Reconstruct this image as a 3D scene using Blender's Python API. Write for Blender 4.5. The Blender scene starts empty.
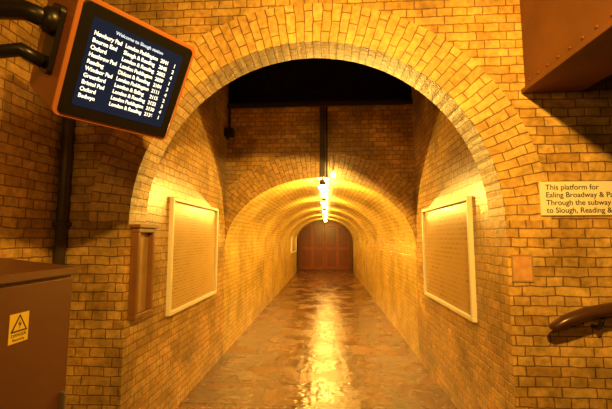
import bpy, bmesh, math, random
from mathutils import Vector, Matrix
random.seed(4)
S=bpy.context.scene
COL=S.collection
S.view_settings.view_transform='Standard'

# ------------------------------------------------------------ materials
def newmat(name):
    m=bpy.data.materials.new(name); m.use_nodes=True
    nt=m.node_tree; b=nt.nodes['Principled BSDF']
    return m,nt,b
def plain(name,col,rough=.5,metal=0,var=.25,scale=12,bump=.1,emit=None,estr=0,spec=.5):
    m,nt,b=newmat(name)
    tc=nt.nodes.new('ShaderNodeTexCoord')
    n=nt.nodes.new('ShaderNodeTexNoise'); n.inputs['Scale'].default_value=scale; n.inputs['Detail'].default_value=6
    nt.links.new(tc.outputs['Object'],n.inputs['Vector'])
    mx=nt.nodes.new('ShaderNodeMix'); mx.data_type='RGBA'
    mx.inputs[6].default_value=(*[c*(1-var) for c in col],1); mx.inputs[7].default_value=(*[min(1,c*(1+var)) for c in col],1)
    nt.links.new(n.outputs['Fac'],mx.inputs[0]); nt.links.new(mx.outputs[2],b.inputs['Base Color'])
    b.inputs['Roughness'].default_value=rough; b.inputs['Metallic'].default_value=metal
    b.inputs['Specular IOR Level'].default_value=spec
    if bump:
        bp=nt.nodes.new('ShaderNodeBump'); bp.inputs['Strength'].default_value=bump; bp.inputs['Distance'].default_value=.01
        nt.links.new(n.outputs['Fac'],bp.inputs['Height']); nt.links.new(bp.outputs['Normal'],b.inputs['Normal'])
    if emit:
        b.inputs['Emission Color'].default_value=(*emit,1); b.inputs['Emission Strength'].default_value=estr
    return m
def brick(name,c1,c2,mortar,rough=.6,bump=.6,bw=.215,rh=.064,ms=.0045,dirt=.5,squash=.5,spec=.4,dist=.006):
    m,nt,b=newmat(name); N=nt.nodes.new; L=nt.links.new
    tc=N('ShaderNodeTexCoord')
    nz=N('ShaderNodeTexNoise'); nz.inputs['Scale'].default_value=9; nz.inputs['Detail'].default_value=2
    L(tc.outputs['Object'],nz.inputs['Vector'])
    sub=N('ShaderNodeVectorMath'); sub.operation='SUBTRACT'; sub.inputs[1].default_value=(.5,.5,.5)
    L(nz.outputs['Color'],sub.inputs[0])
    sc=N('ShaderNodeVectorMath'); sc.operation='SCALE'; sc.inputs['Scale'].default_value=.022
    L(sub.outputs[0],sc.inputs[0])
    add=N('ShaderNodeVectorMath'); L(tc.outputs['UV'],add.inputs[0]); L(sc.outputs[0],add.inputs[1])
    br=N('ShaderNodeTexBrick'); L(add.outputs[0],br.inputs['Vector'])
    br.inputs['Scale'].default_value=1; br.inputs['Brick Width'].default_value=bw; br.inputs['Row Height'].default_value=rh
    br.inputs['Mortar Size'].default_value=ms; br.inputs['Mortar Smooth'].default_value=.3
    br.squash=squash; br.squash_frequency=2; br.offset=.5
    br.inputs['Color1'].default_value=(*c1,1); br.inputs['Color2'].default_value=(*c2,1); br.inputs['Mortar'].default_value=(*mortar,1)
    n2=N('ShaderNodeTexNoise'); n2.inputs['Scale'].default_value=1.7; n2.inputs['Detail'].default_value=8; n2.inputs['Roughness'].default_value=.65
    L(tc.outputs['Object'],n2.inputs['Vector'])
    rp=N('ShaderNodeMapRange'); rp.inputs[1].default_value=.35; rp.inputs[2].default_value=.62; rp.inputs[3].default_value=1-dirt; rp.inputs[4].default_value=1.1
    L(n2.outputs['Fac'],rp.inputs[0])
    n3=N('ShaderNodeTexNoise'); n3.inputs['Scale'].default_value=30; n3.inputs['Detail'].default_value=6
    L(tc.outputs['Object'],n3.inputs['Vector'])
    rp3=N('ShaderNodeMapRange'); rp3.inputs[1].default_value=.3; rp3.inputs[2].default_value=.7; rp3.inputs[3].default_value=.7; rp3.inputs[4].default_value=1.2
    L(n3.outputs['Fac'],rp3.inputs[0])
    mu=N('ShaderNodeMath'); mu.operation='MULTIPLY'; L(rp.outputs[0],mu.inputs[0]); L(rp3.outputs[0],mu.inputs[1])
    vm=N('ShaderNodeVectorMath'); vm.operation='SCALE'; L(br.outputs['Color'],vm.inputs[0]); L(mu.outputs[0],vm.inputs['Scale'])
    L(vm.outputs[0],b.inputs['Base Color'])
    b.inputs['Roughness'].default_value=rough; b.inputs['Specular IOR Level'].default_value=spec
    inv=N('ShaderNodeMath'); inv.operation='SUBTRACT'; inv.inputs[0].default_value=1; L(br.outputs['Fac'],inv.inputs[1])
    h=N('ShaderNodeMath'); h.operation='MULTIPLY_ADD'; L(n3.outputs['Fac'],h.inputs[0]); h.inputs[1].default_value=.5; L(inv.outputs[0],h.inputs[2])
    bp=N('ShaderNodeBump'); bp.inputs['Strength'].default_value=bump; bp.inputs['Distance'].default_value=dist
    L(h.outputs[0],bp.inputs['Height']); L(bp.outputs['Normal'],b.inputs['Normal'])
    return m
M_brick=brick('buff_brick',(.84,.57,.21),(.60,.36,.11),(.26,.14,.05),rough=.3,bump=.6,spec=.7,dirt=.6)
M_ring=brick('arch_brick',(.86,.60,.24),(.66,.42,.14),(.26,.14,.05),rough=.32,bw=.16,rh=.068,squash=1,dirt=.4,bump=.6,spec=.7)
M_vault=brick('glossy_painted_brick',(.88,.68,.22),(.80,.57,.16),(.42,.27,.08),rough=.25,dirt=.4,bump=.35,spec=.9)
M_dark=brick('dark_brick',(.05,.03,.015),(.035,.02,.01),(.012,.008,.005),rough=.8)  # near-black brown brick for the void walls and the ceilings
M_end=brick('dark_red_brick',(.34,.12,.04),(.24,.08,.03),(.08,.03,.015),rough=.6)
M_door=plain('dark_red_door_paint',(.34,.075,.02),.35,0,.3,3,.05)
M_doorp=plain('dark_red_door_panel',(.22,.045,.014),.35,0,.3,3,.05)
M_cabinet=plain('brown_painted_steel',(.13,.055,.03),.36,0,.15,4,.03)
M_cablid=plain('worn_brown_steel',(.15,.07,.038),.35,0,.2,6,.05)
M_black=plain('black_plastic',(.012,.011,.010),.35,0,.2,8,.03)
M_orange=plain('orange_brown_casing',(.52,.19,.07),.35,0,.12,5,.03)
M_white=plain('cream_painted_frame',(.88,.86,.80),.4,0,.1,8,.03)
M_sign=plain('white_enamel',(.92,.92,.90),.3,0,.05,5,.01)
M_ink=plain('black_ink',(.03,.02,.015),.5,0,.1,5,0)
M_wood=plain('brown_varnished_wood',(.22,.10,.04),.35,0,.35,9,.15)
M_rail=plain('dark_painted_rail',(.07,.03,.016),.28,0,.3,9,.1)
M_pipe=plain('grimy_pipe',(.07,.05,.03),.5,.2,.3,9,.1)
M_girder=plain('rusty_brown_paint',(.17,.065,.022),.6,0,.6,3,.2)
M_joist=plain('dark_timber',(.03,.02,.013),.8,0,.4,5,.2)  # near-black brown timber for the joists and coping
M_yellow=plain('yellow_warning',(.85,.65,.08),.4,0,.05,5,0)
M_panel=plain('faded_notice_board',(.40,.27,.13),.4,0,.3,7,.05)
M_pink=plain('faded_pink_notice',(.66,.36,.18),.5,0,.5,18,.05)
M_steel=plain('dull_steel',(.35,.3,.24),.35,.8,.2,9,.05)
M_lamp=plain('lamp_glass_lit',(1,.9,.6),.3,0,0,5,0,emit=(1,.74,.28),estr=60)
M_screen=plain('screen_glass',(.008,.010,.014),.12,0,.05,4,0,emit=(.008,.024,.065),estr=.45)
M_pix=plain('screen_text_white',(.8,.85,.8),.4,0,0,4,0,emit=(.85,.95,.85),estr=1.4)
M_cyan=plain('screen_text_cyan',(.6,.8,.9),.4,0,0,4,0,emit=(.2,.55,1.0),estr=1.1)

def print_mat(name,paper,ink,rowh,wordw,rough=.25):
    m,nt,b=newmat(name);N=nt.nodes.new;L=nt.links.new
    tc=N('ShaderNodeTexCoord')
    br=N('ShaderNodeTexBrick'); L(tc.outputs['UV'],br.inputs['Vector'])
    br.inputs['Scale'].default_value=1; br.inputs['Brick Width'].default_value=wordw; br.inputs['Row Height'].default_value=rowh
    br.inputs['Mortar Size'].default_value=rowh*.3; br.inputs['Mortar Smooth'].default_value=.1
    br.inputs['Color1'].default_value=(*ink,1); br.inputs['Color2'].default_value=(*[(a+c)/2 for a,c in zip(ink,paper)],1); br.inputs['Mortar'].default_value=(*paper,1)
    n=N('ShaderNodeTexNoise'); n.inputs['Scale'].default_value=3; L(tc.outputs['Object'],n.inputs['Vector'])
    mx=N('ShaderNodeMix'); mx.data_type='RGBA'; mx.inputs[7].default_value=(*paper,1)
    rp=N('ShaderNodeMapRange'); rp.inputs[1].default_value=.35; rp.inputs[2].default_value=.6; rp.inputs[3].default_value=.3; rp.inputs[4].default_value=.8
    L(n.outputs['Fac'],rp.inputs[0]); L(rp.outputs[0],mx.inputs[0]); L(br.outputs['Color'],mx.inputs[6])
    L(mx.outputs[2],b.inputs['Base Color']); b.inputs['Roughness'].default_value=rough
    return m
M_paper=print_mat('timetable_sheet',(.62,.45,.20),(.28,.18,.07),.03,.11)
M_paper2=print_mat('map_sheet',(.58,.40,.18),(.28,.15,.06),.045,.13,.2)

def floor_mat():
    m,nt,b=newmat('wet_stone_slabs');N=nt.nodes.new;L=nt.links.new
    tc=N('ShaderNodeTexCoord')
    br=N('ShaderNodeTexBrick'); L(tc.outputs['UV'],br.inputs['Vector']); br.inputs['Scale'].default_value=1
    br.inputs['Brick Width'].default_value=.66; br.inputs['Row Height'].default_value=.5; br.inputs['Mortar Size'].default_value=.008
    br.inputs['Color1'].default_value=(.22,.098,.028,1); br.inputs['Color2'].default_value=(.13,.056,.017,1); br.inputs['Mortar'].default_value=(.02,.01,.004,1)
    n=N('ShaderNodeTexNoise'); n.inputs['Scale'].default_value=2.2; n.inputs['Detail'].default_value=8; n.inputs['Roughness'].default_value=.65; L(tc.outputs['Object'],n.inputs['Vector'])
    rp=N('ShaderNodeMapRange'); rp.inputs[1].default_value=.35; rp.inputs[2].default_value=.65; rp.inputs[3].default_value=.5; rp.inputs[4].default_value=1.25; L(n.outputs['Fac'],rp.inputs[0])
    vm=N('ShaderNodeVectorMath'); vm.operation='SCALE'; L(br.outputs['Color'],vm.inputs[0]); L(rp.outputs[0],vm.inputs['Scale']); L(vm.outputs[0],b.inputs['Base Color'])
    r2=N('ShaderNodeMapRange'); r2.inputs[1].default_value=.38; r2.inputs[2].default_value=.62; r2.inputs[3].default_value=.10; r2.inputs[4].default_value=.38; L(n.outputs['Fac'],r2.inputs[0]); L(r2.outputs[0],b.inputs['Roughness'])
    n3=N('ShaderNodeTexNoise'); n3.inputs['Scale'].default_value=14; n3.inputs['Detail'].default_value=5; L(tc.outputs['Object'],n3.inputs['Vector'])
    inv=N('ShaderNodeMath'); inv.operation='MULTIPLY_ADD'; L(br.outputs['Fac'],inv.inputs[0]); inv.inputs[1].default_value=-1.2; L(n3.outputs['Fac'],inv.inputs[2])
    bp=N('ShaderNodeBump'); bp.inputs['Strength'].default_value=.7; bp.inputs['Distance'].default_value=.015; L(inv.outputs[0],bp.inputs['Height']); L(bp.outputs['Normal'],b.inputs['Normal'])
    b.inputs['Specular IOR Level'].default_value=1.0
    return m
M_floor=floor_mat()

# ------------------------------------------------------------ helpers
def link(o,parent=None):
    COL.objects.link(o)
    if parent: o.parent=parent
    return o
def mesh_from(name,quads,mats,parent=None,smooth=False):
    bm=bmesh.new(); uv=bm.loops.layers.uv.new('UVMap')
    for vs,us,mi in quads:
        f=bm.faces.new([bm.verts.new(v) for v in vs]); f.material_index=mi; f.smooth=smooth
        for l,u in zip(f.loops,us): l[uv].uv=u
    bmesh.ops.remove_doubles(bm,verts=bm.verts,dist=1e-5)
    me=bpy.data.meshes.new(name); bm.to_mesh(me); bm.free()
    for m in mats: me.materials.append(m)
    return link(bpy.data.objects.new(name,me),parent)
def uvbox(me):
    uv=me.uv_layers.new(name='UVMap') if not me.uv_layers else me.uv_layers[0]
    for p in me.polygons:
        n=p.normal; a=max(range(3),key=lambda i:abs(n[i]))
        for li in p.loop_indices:
            c=me.vertices[me.loops[li].vertex_index].co
            uv.data[li].uv=(c.y,c.z) if a==0 else ((c.x,c.z) if a==1 else (c.x,c.y))
def box(name,x,y,z,mat,parent=None,bevel=0,seg=2):
    bm=bmesh.new(); bmesh.ops.create_cube(bm,size=1)
    for v in bm.verts:
        v.co=Vector(((x[0]+x[1])/2+v.co.x*(x[1]-x[0]),(y[0]+y[1])/2+v.co.y*(y[1]-y[0]),(z[0]+z[1])/2+v.co.z*(z[1]-z[0])))
    if bevel: bmesh.ops.bevel(bm,geom=bm.edges[:],offset=bevel,segments=seg,affect='EDGES',profile=.5)
    me=bpy.data.meshes.new(name); bm.to_mesh(me); bm.free(); uvbox(me); me.materials.append(mat)
    return link(bpy.data.objects.new(name,me),parent)
def join_boxes(name,boxes,mat,parent=None,bevel=0):
    bm=bmesh.new()
    for x,y,z in boxes:
        r=bmesh.ops.create_cube(bm,size=1); vs=r['verts']
        for v in vs:
            v.co=Vector(((x[0]+x[1])/2+v.co.x*(x[1]-x[0]),(y[0]+y[1])/2+v.co.y*(y[1]-y[0]),(z[0]+z[1])/2+v.co.z*(z[1]-z[0])))
        if bevel:
            es=list({e for v in vs for e in v.link_edges}); bmesh.ops.bevel(bm,geom=es,offset=bevel,segments=2,affect='EDGES',profile=.5)
    me=bpy.data.meshes.new(name); bm.to_mesh(me); bm.free(); uvbox(me); me.materials.append(mat)
    return link(bpy.data.objects.new(name,me),parent)
def frame_boxes(w,h,t,d0,d1):
    return [((-w/2,w/2),(h/2-t,h/2),(d0,d1)),((-w/2,w/2),(-h/2,-h/2+t),(d0,d1)),((-w/2,-w/2+t),(-h/2+t,h/2-t),(d0,d1)),((w/2-t,w/2),(-h/2+t,h/2-t),(d0,d1))]
def tube(name,pts,r,mat,parent=None,seg=12,inv=None,sy=1.0):
    P=[Vector(p) for p in pts]; bm=bmesh.new(); rings=[]
    rr=r if isinstance(r,(list,tuple)) else [r]*len(P)
    up=None
    for i,pn in enumerate(P):
        d=((P[i+1]-pn).normalized() if i<len(P)-1 else Vector((0,0,0)))+((pn-P[i-1]).normalized() if i>0 else Vector((0,0,0)))
        d.normalize()
        if up is None:
            up=Vector((0,0,1)) if abs(d.z)<.9 else Vector((0,1,0))
        s=d.cross(up).normalized(); up=s.cross(d).normalized()
        rings.append([bm.verts.new(pn+s*math.cos(a)*rr[i]+up*math.sin(a)*rr[i]*sy) for a in [2*math.pi*k/seg for k in range(seg)]])
    for a,b in zip(rings,rings[1:]):
        for k in range(seg):
            f=bm.faces.new([a[k],a[(k+1)%seg],b[(k+1)%seg],b[k]]); f.smooth=True
    bm.faces.new(rings[0][::-1]); bm.faces.new(rings[-1])
    bmesh.ops.recalc_face_normals(bm,faces=bm.faces)
    if inv is not None: bmesh.ops.transform(bm,matrix=inv,verts=bm.verts)
    me=bpy.data.meshes.new(name); bm.to_mesh(me); bm.free(); me.materials.append(mat)
    return link(bpy.data.objects.new(name,me),parent)
def lathe(name,prof,mat,parent=None,seg=24,mtx=None):
    bm=bmesh.new(); rings=[]
    for r,z in prof:
        rings.append([bm.verts.new((r*math.cos(2*math.pi*k/seg),r*math.sin(2*math.pi*k/seg),z)) for k in range(seg)])
    for a,b in zip(rings,rings[1:]):
        for k in range(seg):
            f=bm.faces.new([a[k],a[(k+1)%seg],b[(k+1)%seg],b[k]]); f.smooth=True
    bm.faces.new(rings[0][::-1]); bm.faces.new(rings[-1])
    bmesh.ops.remove_doubles(bm,verts=bm.verts,dist=1e-6)
    bmesh.ops.recalc_face_normals(bm,faces=bm.faces)
    if mtx is not None: bmesh.ops.transform(bm,matrix=mtx,verts=bm.verts)
    me=bpy.data.meshes.new(name); bm.to_mesh(me); bm.free(); me.materials.append(mat)
    return link(bpy.data.objects.new(name,me),parent)
def empty(name,mtx,label,cat,group=None):
    o=bpy.data.objects.new(name,None); o.empty_display_size=.1; COL.objects.link(o); o.matrix_world=mtx
    o['label']=label;o['category']=cat
    if group:o['group']=group
    return o
def tag(o,label,cat,group=None):
    o['label']=label;o['category']=cat
    if group:o['group']=group
    return o
def struct(o): o['kind']='structure'; return o
def panel_mtx(facing,pos):
    if facing=='+X': cols=((0,1,0),(0,0,1),(1,0,0))
    elif facing=='-X': cols=((0,-1,0),(0,0,1),(-1,0,0))
    else: cols=((1,0,0),(0,0,1),(0,-1,0))
    m=Matrix.Identity(4)
    for c,v in enumerate(cols):
        for r in range(3): m[r][c]=v[r]
    m.translation=Vector(pos); return m
def text(name,body,size,pos,mat,parent,align='LEFT',ext=.0006,spacing=1.0,xs=1.0,off=0,width=None):
    cu=bpy.data.curves.new(name,'FONT'); cu.body=body; cu.size=size; cu.align_x=align; cu.align_y='TOP_BASELINE'; cu.extrude=ext; cu.space_line=spacing; cu.offset=off
    tmp=bpy.data.objects.new(name+'_tmp',cu); COL.objects.link(tmp)
    dg=bpy.context.evaluated_depsgraph_get(); dg.update()
    me=bpy.data.meshes.new_from_object(tmp.evaluated_get(dg)); bpy.data.objects.remove(tmp)
    if width:
        w=max(v.co.x for v in me.vertices); xs=min(xs,width/w)
    me.transform(Matrix.Translation(Vector(pos))@Matrix.Diagonal((xs,1,1,1)))
    me.materials.clear(); me.materials.append(mat)
    return link(bpy.data.objects.new(name,me),parent)
def poly(name,pts,z0,z1,mat,parent):
    bm=bmesh.new(); a=[bm.verts.new((x,y,z0)) for x,y in pts]; b=[bm.verts.new((x,y,z1)) for x,y in pts]
    n=len(pts); bm.faces.new(a[::-1]); bm.faces.new(b)
    for i in range(n): bm.faces.new([a[i],a[(i+1)%n],b[(i+1)%n],b[i]])
    bmesh.ops.recalc_face_normals(bm,faces=bm.faces)
    me=bpy.data.meshes.new(name); bm.to_mesh(me); bm.free(); me.materials.append(mat)
    return link(bpy.data.objects.new(name,me),parent)

# ------------------------------------------------------------ dimensions
XL,XR=-1.43,1.21; XC=(XL+XR)/2; HW=(XR-XL)/2
D1,D2,D3=2.45,4.85,16.7
TW=.24
XO=-1.95
ZT=4.5

def arch_wall(name,y,thick,x0,x1,ztop,zs,hw,rise,ring,mats,n=48):
    q=[]
    xl,xr=XC-hw,XC+hw
    inner=[(XC-hw*math.cos(math.pi*i/n),zs+rise*math.sin(math.pi*i/n)) for i in range(n+1)]
    outer=[(XC-(hw+ring)*math.cos(math.pi*i/n),zs+(rise+ring)*math.sin(math.pi*i/n)) for i in range(n+1)]
    s=0
    for i in range(n):
        a,b=inner[i],inner[i+1]; c,d=outer[i+1],outer[i]
        ds=math.hypot(c[0]-d[0],c[1]-d[1])*.93
        q.append(([(a[0],y,a[1]),(b[0],y,b[1]),(c[0],y,c[1]),(d[0],y,d[1])],[(0,s),(0,s+ds),(ring,s+ds),(ring,s)],1))
        q.append(([(d[0],y,d[1]),(c[0],y,c[1]),(c[0],y,ztop),(d[0],y,ztop)],[(d[0],d[1]),(c[0],c[1]),(c[0],ztop),(d[0],ztop)],0))
        q.append(([(a[0],y,a[1]),(a[0],y+thick,a[1]),(b[0],y+thick,b[1]),(b[0],y,b[1])],[(0,s),(thick,s),(thick,s+ds),(0,s+ds)],1))
        s+=ds
    def rect(ax,bx,z0,z1):
        if bx-ax>1e-4: q.append(([(ax,y,z0),(bx,y,z0),(bx,y,z1),(ax,y,z1)],[(ax,z0),(bx,z0),(bx,z1),(ax,z1)],0))
    rect(x0,outer[0][0],0,ztop); rect(outer[-1][0],x1,0,ztop)
    rect(outer[0][0],xl,0,zs); rect(xr,outer[-1][0],0,zs)
    for i in range(n):
        a,b=inner[i],inner[i+1]
        q.append(([(a[0],y+thick,a[1]),(a[0],y+thick,ztop),(b[0],y+thick,ztop),(b[0],y+thick,b[1])],[(a[0],a[1]),(a[0],ztop),(b[0],ztop),(b[0],b[1])],0))
    return struct(mesh_from(name,q,mats))
def side(name,x,y0,y1,z0,z1,mat,thick):
    return struct(box(name,(min(x,x+thick),max(x,x+thick)),(y0,y1),(z0,z1),mat))

ZS1=1.72
ZS2,RISE=1.44,1.0; ZW=3.47
arch_wall('wall_front',D1,TW,XO,3.2,ZT,ZS1,HW,HW,.30,[M_brick,M_ring])
side('wall_left',XL,D1+.001,D2+.03,0,ZT,M_brick,-.5)
side('wall_right',XR,D1+.001,D2+.03,0,ZT,M_brick,.5)
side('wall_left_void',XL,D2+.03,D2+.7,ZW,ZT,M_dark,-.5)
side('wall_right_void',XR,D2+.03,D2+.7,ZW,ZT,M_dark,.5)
arch_wall('wall_inner',D2,.03,XL,XR,ZW,ZS2,HW,RISE,.36,[M_brick,M_ring])
def vault():
    n=40;q=[];pts=[(XL,0),(XL,.72),(XL,ZS2)]+[(XC-HW*math.cos(math.pi*i/n),ZS2+RISE*math.sin(math.pi*i/n)) for i in range(1,n)]+[(XR,ZS2),(XR,.72),(XR,0)]
    s=0
    y0=D2+.03
    for a,b in zip(pts,pts[1:]):
        ds=math.hypot(a[0]-b[0],a[1]-b[1])
        q.append(([(a[0],y0,a[1]),(a[0],D3,a[1]),(b[0],D3,b[1]),(b[0],y0,b[1])],[(y0,s),(D3,s),(D3,s+ds),(y0,s+ds)],0)); s+=ds
    return struct(mesh_from('wall_vault',q,[M_vault],smooth=True))
vault()
struct(box('wall_end',(-3,3),(18.0,18.2),(0,3.2),M_end))
for k,dx in enumerate((XC-.62,XC+.62)):
    d=struct(join_boxes('door_%d'%(k+1),[((dx-.61,dx+.61),(17.93,17.98),(0.01,2.35))],M_door,None,.008))
    join_boxes('door_panel',[((dx+s_*.3-.22,dx+s_*.3+.22),(17.90,17.935),(z0,z1)) for s_ in (-1,1) for z0,z1 in ((.2,1.0),(1.15,2.2))],M_doorp,d,.01)
struct(join_boxes('trim_2',[((XC-1.36,XC-1.25),(17.88,18.0),(0,2.46)),((XC+1.25,XC+1.36),(17.88,18.0),(0,2.46)),((XC-1.25,XC+1.25),(17.88,18.0),(2.36,2.46))],M_wood))
struct(box('ceiling_passage',(-3,3),(D3,18.0),(2.9,3.0),M_dark))
struct(box('floor',(-2.2,3.4),(-2.5,18.2),(-.1,0),M_floor))
struct(box('trim_1',(XL,XR),(D2-.03,D2+.6),(ZW,ZW+.06),M_joist))
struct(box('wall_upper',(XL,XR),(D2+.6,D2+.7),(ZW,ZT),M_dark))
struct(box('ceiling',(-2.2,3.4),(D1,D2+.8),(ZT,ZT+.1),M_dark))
struct(box('wall_platform',(XO-.3,XO),(-2.5,D1+.3),(0,ZT),M_brick))
for i in range(3):
    o=box('ceiling_joist',(XL,XR),(3.3+i*.7,3.42+i*.7),(ZT-.22,ZT),M_joist)
    tag(o,'dark timber joist spanning the dark ceiling void','joist','ceiling joists')

# ------------------------------------------------------------ posters
def poster(facing,x,y0,y1,z0,z1,label,sheetmat):
    w,h=y1-y0,z1-z0
    r=empty('poster_frame',panel_mtx(facing,(x,(y0+y1)/2,(z0+z1)/2)),label,'poster')
    box('backing_board',(-w/2+.01,w/2-.01),(-h/2+.01,h/2-.01),(0,.012),M_panel,r)
    join_boxes('frame',frame_boxes(w,h,.035,0,.04),M_white,r,.004)
    box('printed_sheet',(-w/2+.05,w/2-.05),(-h/2+.05,h/2-.05),(.012,.015),sheetmat,r)
    return r
poster('+X',XL,3.09,4.42,.91,1.975,'cream-framed timetable poster with rows of small print on brick',M_paper)
poster('-X',XR,2.98,4.40,.92,1.95,'cream-framed yellowed notice poster with faint printed blocks on brick',M_paper2)
poster('+X',XL,14.0,16.0,1.0,2.0,'small pale framed poster deep inside the vaulted subway',M_paper)

r=empty('notice_case',panel_mtx('+X',(XL,2.61,1.345)),'narrow brown wooden notice case on the arch jamb','notice case')
w,h=.25,.66
box('backing_board',(-w/2+.01,w/2-.01),(-h/2+.01,h/2-.01),(0,.02),M_panel,r)
join_boxes('frame',frame_boxes(w,h,.035,0,.06),M_wood,r,.006)
box('cornice',(-w/2-.015,w/2+.015),(h/2,h/2+.025),(0,.075),M_wood,r,.005)

r=empty('wall_notice',panel_mtx('-Y',(1.30,D1,1.40)),'small faded pink notice plate on the brick pier','notice')
box('plate',(-.07,.07),(-.09,.09),(0,.005),M_pink,r,.002)
join_boxes('border',frame_boxes(.14,.18,.010,.005,.007),M_panel,r)

r=empty('direction_sign',panel_mtx('-Y',(1.44,D1,1.865)),'white enamel platform direction sign with four lines of lettering','sign')
box('sign_board',(0,1.02),(-.115,.115),(0,.012),M_sign,r,.003)
for i,t in enumerate(["This platform for","Ealing Broadway & Paddington","Through the subway for","to Slough, Reading & Oxford"]):
    text('lettering',t,.050,(.035,.060-i*.052,.0125),M_ink,r,xs=1.0,off=.0004)

# ------------------------------------------------------------ handrail
r=empty('handrail',Matrix.Identity(4),'dark brown wooden handrail with rounded end on wall brackets','handrail')
tube('rail',[(1.40,D1-.09,1.035),(1.425,D1-.095,1.045),(1.50,D1-.10,1.085),(1.62,D1-.10,1.13),(1.80,D1-.10,1.165),(2.1,D1-.10,1.19),(3.0,D1-.10,1.24)],[.012,.03,.042,.044,.044,.044,.044],M_rail,r,16,sy=.85)
for bx,bz in ((1.72,1.11),(2.6,1.17)):
    tube('bracket',[(bx,D1,bz-.08),(bx,D1-.07,bz-.07),(bx,D1-.10,bz-.01)],.012,M_black,r,10)

# ------------------------------------------------------------ girder
r=empty('steel_girder',Matrix.Translation((1.56,0,2.62)),'rust-brown riveted steel box girder projecting from the brick wall','girder')
y0,y1=-1.2,D1-.003
box('web_box',(-.17,.17),(y0,y1),(0.015,1.3),M_girder,r)
box('bottom_flange',(-.20,.20),(y0,y1),(-.015,.015),M_girder,r,.004)
bm=bmesh.new()
yy=y1-.06
while yy>y0:
    bmesh.ops.create_uvsphere(bm,u_segments=8,v_segments=6,radius=.008,matrix=Matrix.Translation((-.171,yy,.06)))
    yy-=.1
me=bpy.data.meshes.new('rivets'); bm.to_mesh(me); bm.free(); me.materials.append(M_girder)
link(bpy.data.objects.new('rivets',me),r)['kind']='stuff'

# ------------------------------------------------------------ conduits
r=empty('drain_pipe',Matrix.Translation((-1.90,D1-.045,0)),'dark grimy vertical pipe in the brick corner','pipe')
tube('pipe',[(0,0,0),(0,0,4.4)],.036,M_pipe,r)
for z in (.6,1.7,2.8): box('clip',(-.045,.045),(-.04,.044),(z-.015,z+.015),M_pipe,r,.004)
r=empty('cable_conduit',Matrix.Translation((-.06,D2-.02,2.42)),'painted vertical conduit on the wall above the vault','conduit')
box('trunking',(-.035,.035),(-.03,.02),(0.02,1.03),M_pipe,r,.005)
tube('conduit_run',[(.065,0,.02),(.065,0,1.04)],.012,M_pipe,r)
zc=ZS2+RISE
o=tube('crown_conduit',[(-.06,D2-.02,zc-.011),(-.06,D3-.3,zc-.011)],.011,M_pipe)
tag(o,'thin conduit running along the crown of the vault','conduit')
r=empty('pendant_lamp',Matrix.Translation((.09,D2-.12,2.46)),'small white pendant lamp on a thin rod beside the conduit','lamp')
tube('rod',[(0,0,.03),(0,0,.3),(0,.12,.3)],.006,M_steel,r,8)
lathe('bulb',[(.0,-.04),(.02,-.035),(.03,-.01),(.025,.015),(.012,.03),(.0,.03)],M_lamp,r)
r=empty('junction_box',Matrix.Translation((XL+.038,D2-.10,3.08)),'small black junction box with cable in the wall corner','junction box')
box('box_body',(-.04,.09),(-.06,.06),(-.06,.06),M_black,r,.01)
tube('cable',[(0,.07,-.04),(0,.085,.1),(0,.085,.38)],.012,M_black,r,8)
lathe('gland',[(.0,-.1),(.018,-.1),(.022,-.06),(.0,-.06)],M_black,r,12)

# ------------------------------------------------------------ tunnel lamps
def lamp(y):
    z=zc-.012
    r=empty('bulkhead_lamp',Matrix.Translation((-.06,y,z)),'lit ceiling lamp with metal cap on the vault crown','lamp','vault ceiling lamps')
    lathe('cap',[(.0,.01),(.035,.01),(.045,-.01),(.05,-.035),(.07,-.04),(.07,-.05),(.0,-.05)],M_pipe,r)
    lathe('glass',[(.05,-.05),(.062,-.07),(.060,-.095),(.04,-.118),(.0,-.125)],M_lamp,r)
    for k in range(4):
        a=k*math.pi/2+.4
        c,s_=math.cos(a),math.sin(a)
        tube('guard_wire',[(.068*c,.068*s_,-.045),(.072*c,.072*s_,-.085),(.045*c,.045*s_,-.122),(.006*c,.006*s_,-.134)],.0025,M_steel,r,6)
    return r
LY=[5.15,7.5,10.0,12.6,15.2]
for i,y in enumerate(LY):
    lamp(y)
    ld=bpy.data.lights.new('lamp_light','POINT'); ld.energy=[120,95,80,75,70][i]; ld.color=(1,.56,.08); ld.shadow_soft_size=.015
    lo=bpy.data.objects.new('lamp_light',ld); lo.location=(-.06,y,zc-.175); COL.objects.link(lo)

# ------------------------------------------------------------ electrical cabinet
r=empty('equipment_cabinet',panel_mtx('+X',(-1.40,1.39,0)),'brown painted steel equipment cabinet with yellow warning label','cabinet')
W=.5
box('plinth',(-W+.02,W-.02),(0,.08),(-.53,-.02),M_black,r)
box('body',(-W,W),(.08,1.40),(-.545,-.015),M_cabinet,r,.006)
bm=bmesh.new()
vs=[]
for sx in (-W-.015,W+.012):
    for yy,zz in ((1.40,.012),(1.44,.012),(1.50,-.545),(1.40,-.545)):
        vs.append(bm.verts.new((sx,yy,zz)))
for f in ((0,1,2,3),(7,6,5,4),(0,4,5,1),(1,5,6,2),(2,6,7,3),(3,7,4,0)): bm.faces.new([vs[i] for i in f])
bmesh.ops.recalc_face_normals(bm,faces=bm.faces)
bmesh.ops.bevel(bm,geom=bm.edges[:],offset=.006,segments=2,affect='EDGES')
me=bpy.data.meshes.new('lid'); bm.to_mesh(me); bm.free(); me.materials.append(M_cablid); link(bpy.data.objects.new('lid',me),r)
for a,b in ((-W+.012,-.004),(.004,W-.012)):
    box('door',(a,b),(.11,1.385),(-.015,.0),M_cabinet,r,.003)
box('handle',(.44,.46),(.66,.80),(.0,.03),M_steel,r,.005)
lab=box('warning_label',(.115,.215),(1.13,1.26),(.0,.002),M_yellow,r,.0)
lab['label']='yellow electrical warning label with black triangle'
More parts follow.
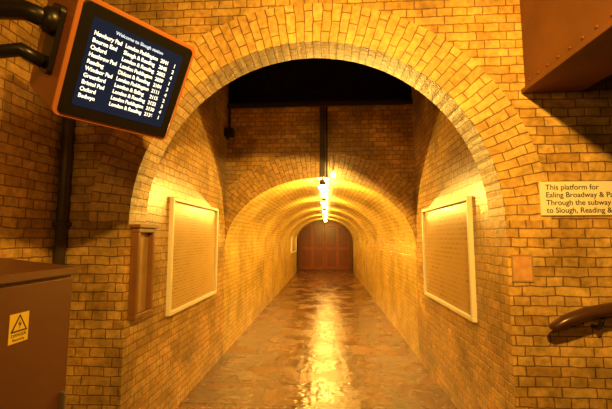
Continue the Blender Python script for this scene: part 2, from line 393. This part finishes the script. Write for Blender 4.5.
poly('warning_triangle',[(.121,1.178),(.209,1.178),(.165,1.256)],.002,.003,M_ink,lab)
poly('triangle_field',[(.133,1.185),(.197,1.185),(.165,1.242)],.003,.0036,M_yellow,lab)
poly('lightning_bolt',[(.168,1.232),(.156,1.208),(.166,1.210),(.161,1.188),(.176,1.216),(.166,1.214)],.0036,.0042,M_ink,lab)
text('lettering','DANGER',.020,(.165,1.158,.0022),M_ink,lab,'CENTER')
text('lettering','Electricity',.016,(.165,1.139,.0022),M_ink,lab,'CENTER')

# ------------------------------------------------------------ information display
a,t=.978,.518
rv=Vector((math.cos(a),math.sin(a),0)); nh=Vector((math.sin(a),-math.cos(a),0))
u=nh*math.sin(t)+Vector((0,0,math.cos(t))); nv=rv.cross(u)
M=Matrix.Identity(4)
for c,v in enumerate((rv,u,nv)):
    for k in range(3): M[k][c]=v[k]
M.translation=Vector((-.932,1.554,2.36))
r=empty('information_display',M,'orange-brown cased departure screen hung tilted from a black bracket','display')
Lw,Hh=.545,.52
def rrect(w,h,rad,n=6):
    out=[]
    for cx,cy,a0 in ((w/2-rad,h/2-rad,0),(-w/2+rad,h/2-rad,90),(-w/2+rad,-h/2+rad,180),(w/2-rad,-h/2+rad,270)):
        for k in range(n+1):
            an=math.radians(a0+90*k/n); out.append((cx+rad*math.cos(an),cy+rad*math.sin(an)))
    return out
def loft(name,secs,mat,parent,mtx=None):
    bm=bmesh.new(); rings=[[bm.verts.new((x,y,z)) for x,y in rrect(w,h,rad)] for w,h,rad,z in secs]
    n=len(rings[0])
    for A,B in zip(rings,rings[1:]):
        for k in range(n):
            bm.faces.new([A[k],A[(k+1)%n],B[(k+1)%n],B[k]])
    bm.faces.new(rings[0][::-1]); bm.faces.new(rings[-1])
    bmesh.ops.recalc_face_normals(bm,faces=bm.faces)
    if mtx is not None: bmesh.ops.transform(bm,matrix=mtx,verts=bm.verts)
    me=bpy.data.meshes.new(name); bm.to_mesh(me); bm.free(); me.materials.append(mat)
    return link(bpy.data.objects.new(name,me),parent)
loft('casing',[(Lw*.92,Hh*.92,.03,-.46),(Lw*.98,Hh*.98,.03,-.44),(Lw,Hh,.03,-.12),(Lw,Hh,.03,-.004),(Lw-.006,Hh-.006,.028,0.0)],M_orange,r)
loft('bezel',[(Lw-.036,Hh-.036,.022,-.01),(Lw-.036,Hh-.036,.022,.006),(Lw-.044,Hh-.044,.02,.010)],M_black,r)
loft('screen',[(.42,.385,.012,.005),(.42,.385,.012,.0115)],M_screen,r)
zt=.0120
sx,sy=-.195,.175
text('title_text','Welcome to Slough station',.020,(sx+.08,sy-.016,zt),M_cyan,r,ext=.0003,width=.24,off=.0003)
rows=["Newbury Pad","Bourne End","Oxford","Heathrow Pad","Reading","Windsor Pad","Greenford","Bristol Pad","Oxford","Bedwyn"]
mids=["London Paddington","Slough & Reading","London & Reading","London Paddington","Didcot & Reading","London Paddington","London & Ealing","London & Reading","London Paddington","London & Reading"]
tim=["2041","2045","2052","2059","2104","2111","2115","2122","2130","2136"]
pl=["1","2","4","1","3","4","2","3","4","1"]
for i in range(10):
    yy=sy-.052-i*.0305
    text('row_text',rows[i],.025,(sx,yy,zt),M_pix,r,ext=.0003,width=.115,xs=.85,off=.0006)
    text('row_text',mids[i],.025,(sx+.130,yy,zt),M_pix,r,ext=.0003,width=.155,xs=.85,off=.0006)
    text('row_text',tim[i],.025,(sx+.300,yy,zt),M_pix,r,ext=.0003,width=.05,xs=.85,off=.0006)
    text('row_text',pl[i],.025,(sx+.370,yy,zt),M_pix,r,ext=.0003,width=.05,xs=.85,off=.0006)
sidep=M@Vector((-Lw/2-.03,.10,-.16))
arm_end=Vector((XO,sidep.y+.02,sidep.z+.10))
rb=empty('wall_bracket',Matrix.Translation(arm_end),'black steel wall bracket with pivot knob holding the departure screen','bracket')
iv=Matrix.Translation(-arm_end)
loft('bracket_plate',[(.14,.30,.03,0),(.14,.30,.03,.018)],M_black,rb,iv@M@Matrix.Translation((-Lw/2-.003,.03,-.17))@Matrix.Rotation(-math.pi/2,4,'Y'))
tube('bracket_arm',[sidep,sidep+Vector((-.10,-.02,.04)),arm_end+Vector((.2,0,0)),arm_end+Vector((.01,0,0))],.04,M_black,rb,14,inv=iv)
tube('bracket_strut',[M@Vector((-Lw/2-.02,-.08,-.18)),M@Vector((-Lw/2-.10,-.06,-.2)),arm_end+Vector((.01,0,-.25))],.03,M_black,rb,12,inv=iv)
lathe('pivot_knob',[(.0,-.01),(.055,-.01),(.06,.005),(.055,.035),(.04,.045),(.0,.045)],M_black,rb,20,iv@M@Matrix.Translation((-Lw/2-.02,.10,-.16))@Matrix.Rotation(-math.pi/2,4,'Y'))
box('wall_plate',(.001,.02),(-.09,.09),(-.32,.12),M_black,rb,.003)

# ------------------------------------------------------------ lights
sd=bpy.data.lights.new('canopy_light','SPOT'); sd.energy=600; sd.color=(1,.49,.06); sd.spot_size=math.radians(128); sd.spot_blend=1; sd.shadow_soft_size=.06
so=bpy.data.objects.new('canopy_light',sd); so.location=(.55,.2,3.3)
so.rotation_euler=(Vector((.25,2.6,1.9))-Vector(so.location)).to_track_quat('-Z','Y').to_euler(); COL.objects.link(so)
ld=bpy.data.lights.new('fill_light','AREA'); ld.energy=24; ld.size=.5; ld.color=(1,.48,.08)  # added fill from behind the camera, stands for no lamp fitting
o=bpy.data.objects.new('fill_light',ld); o.location=(-.4,-1.6,2.7)
o.rotation_euler=(Vector((0,4,1.2))-Vector(o.location)).to_track_quat('-Z','Y').to_euler(); COL.objects.link(o)
w=bpy.data.worlds.new('world'); S.world=w; w.use_nodes=True
w.node_tree.nodes['Background'].inputs[0].default_value=(.9,.42,.08,1); w.node_tree.nodes['Background'].inputs[1].default_value=.005

# ------------------------------------------------------------ camera
f=350.0
p=math.atan(33.5/f); psi=math.radians(3.418)
cam=bpy.data.cameras.new('camera'); cam.sensor_width=36; cam.lens=36*f/612
co=bpy.data.objects.new('camera',cam); co.location=(0,0,1.6); co.rotation_euler=(math.pi/2+p,0,psi)
COL.objects.link(co); S.camera=co
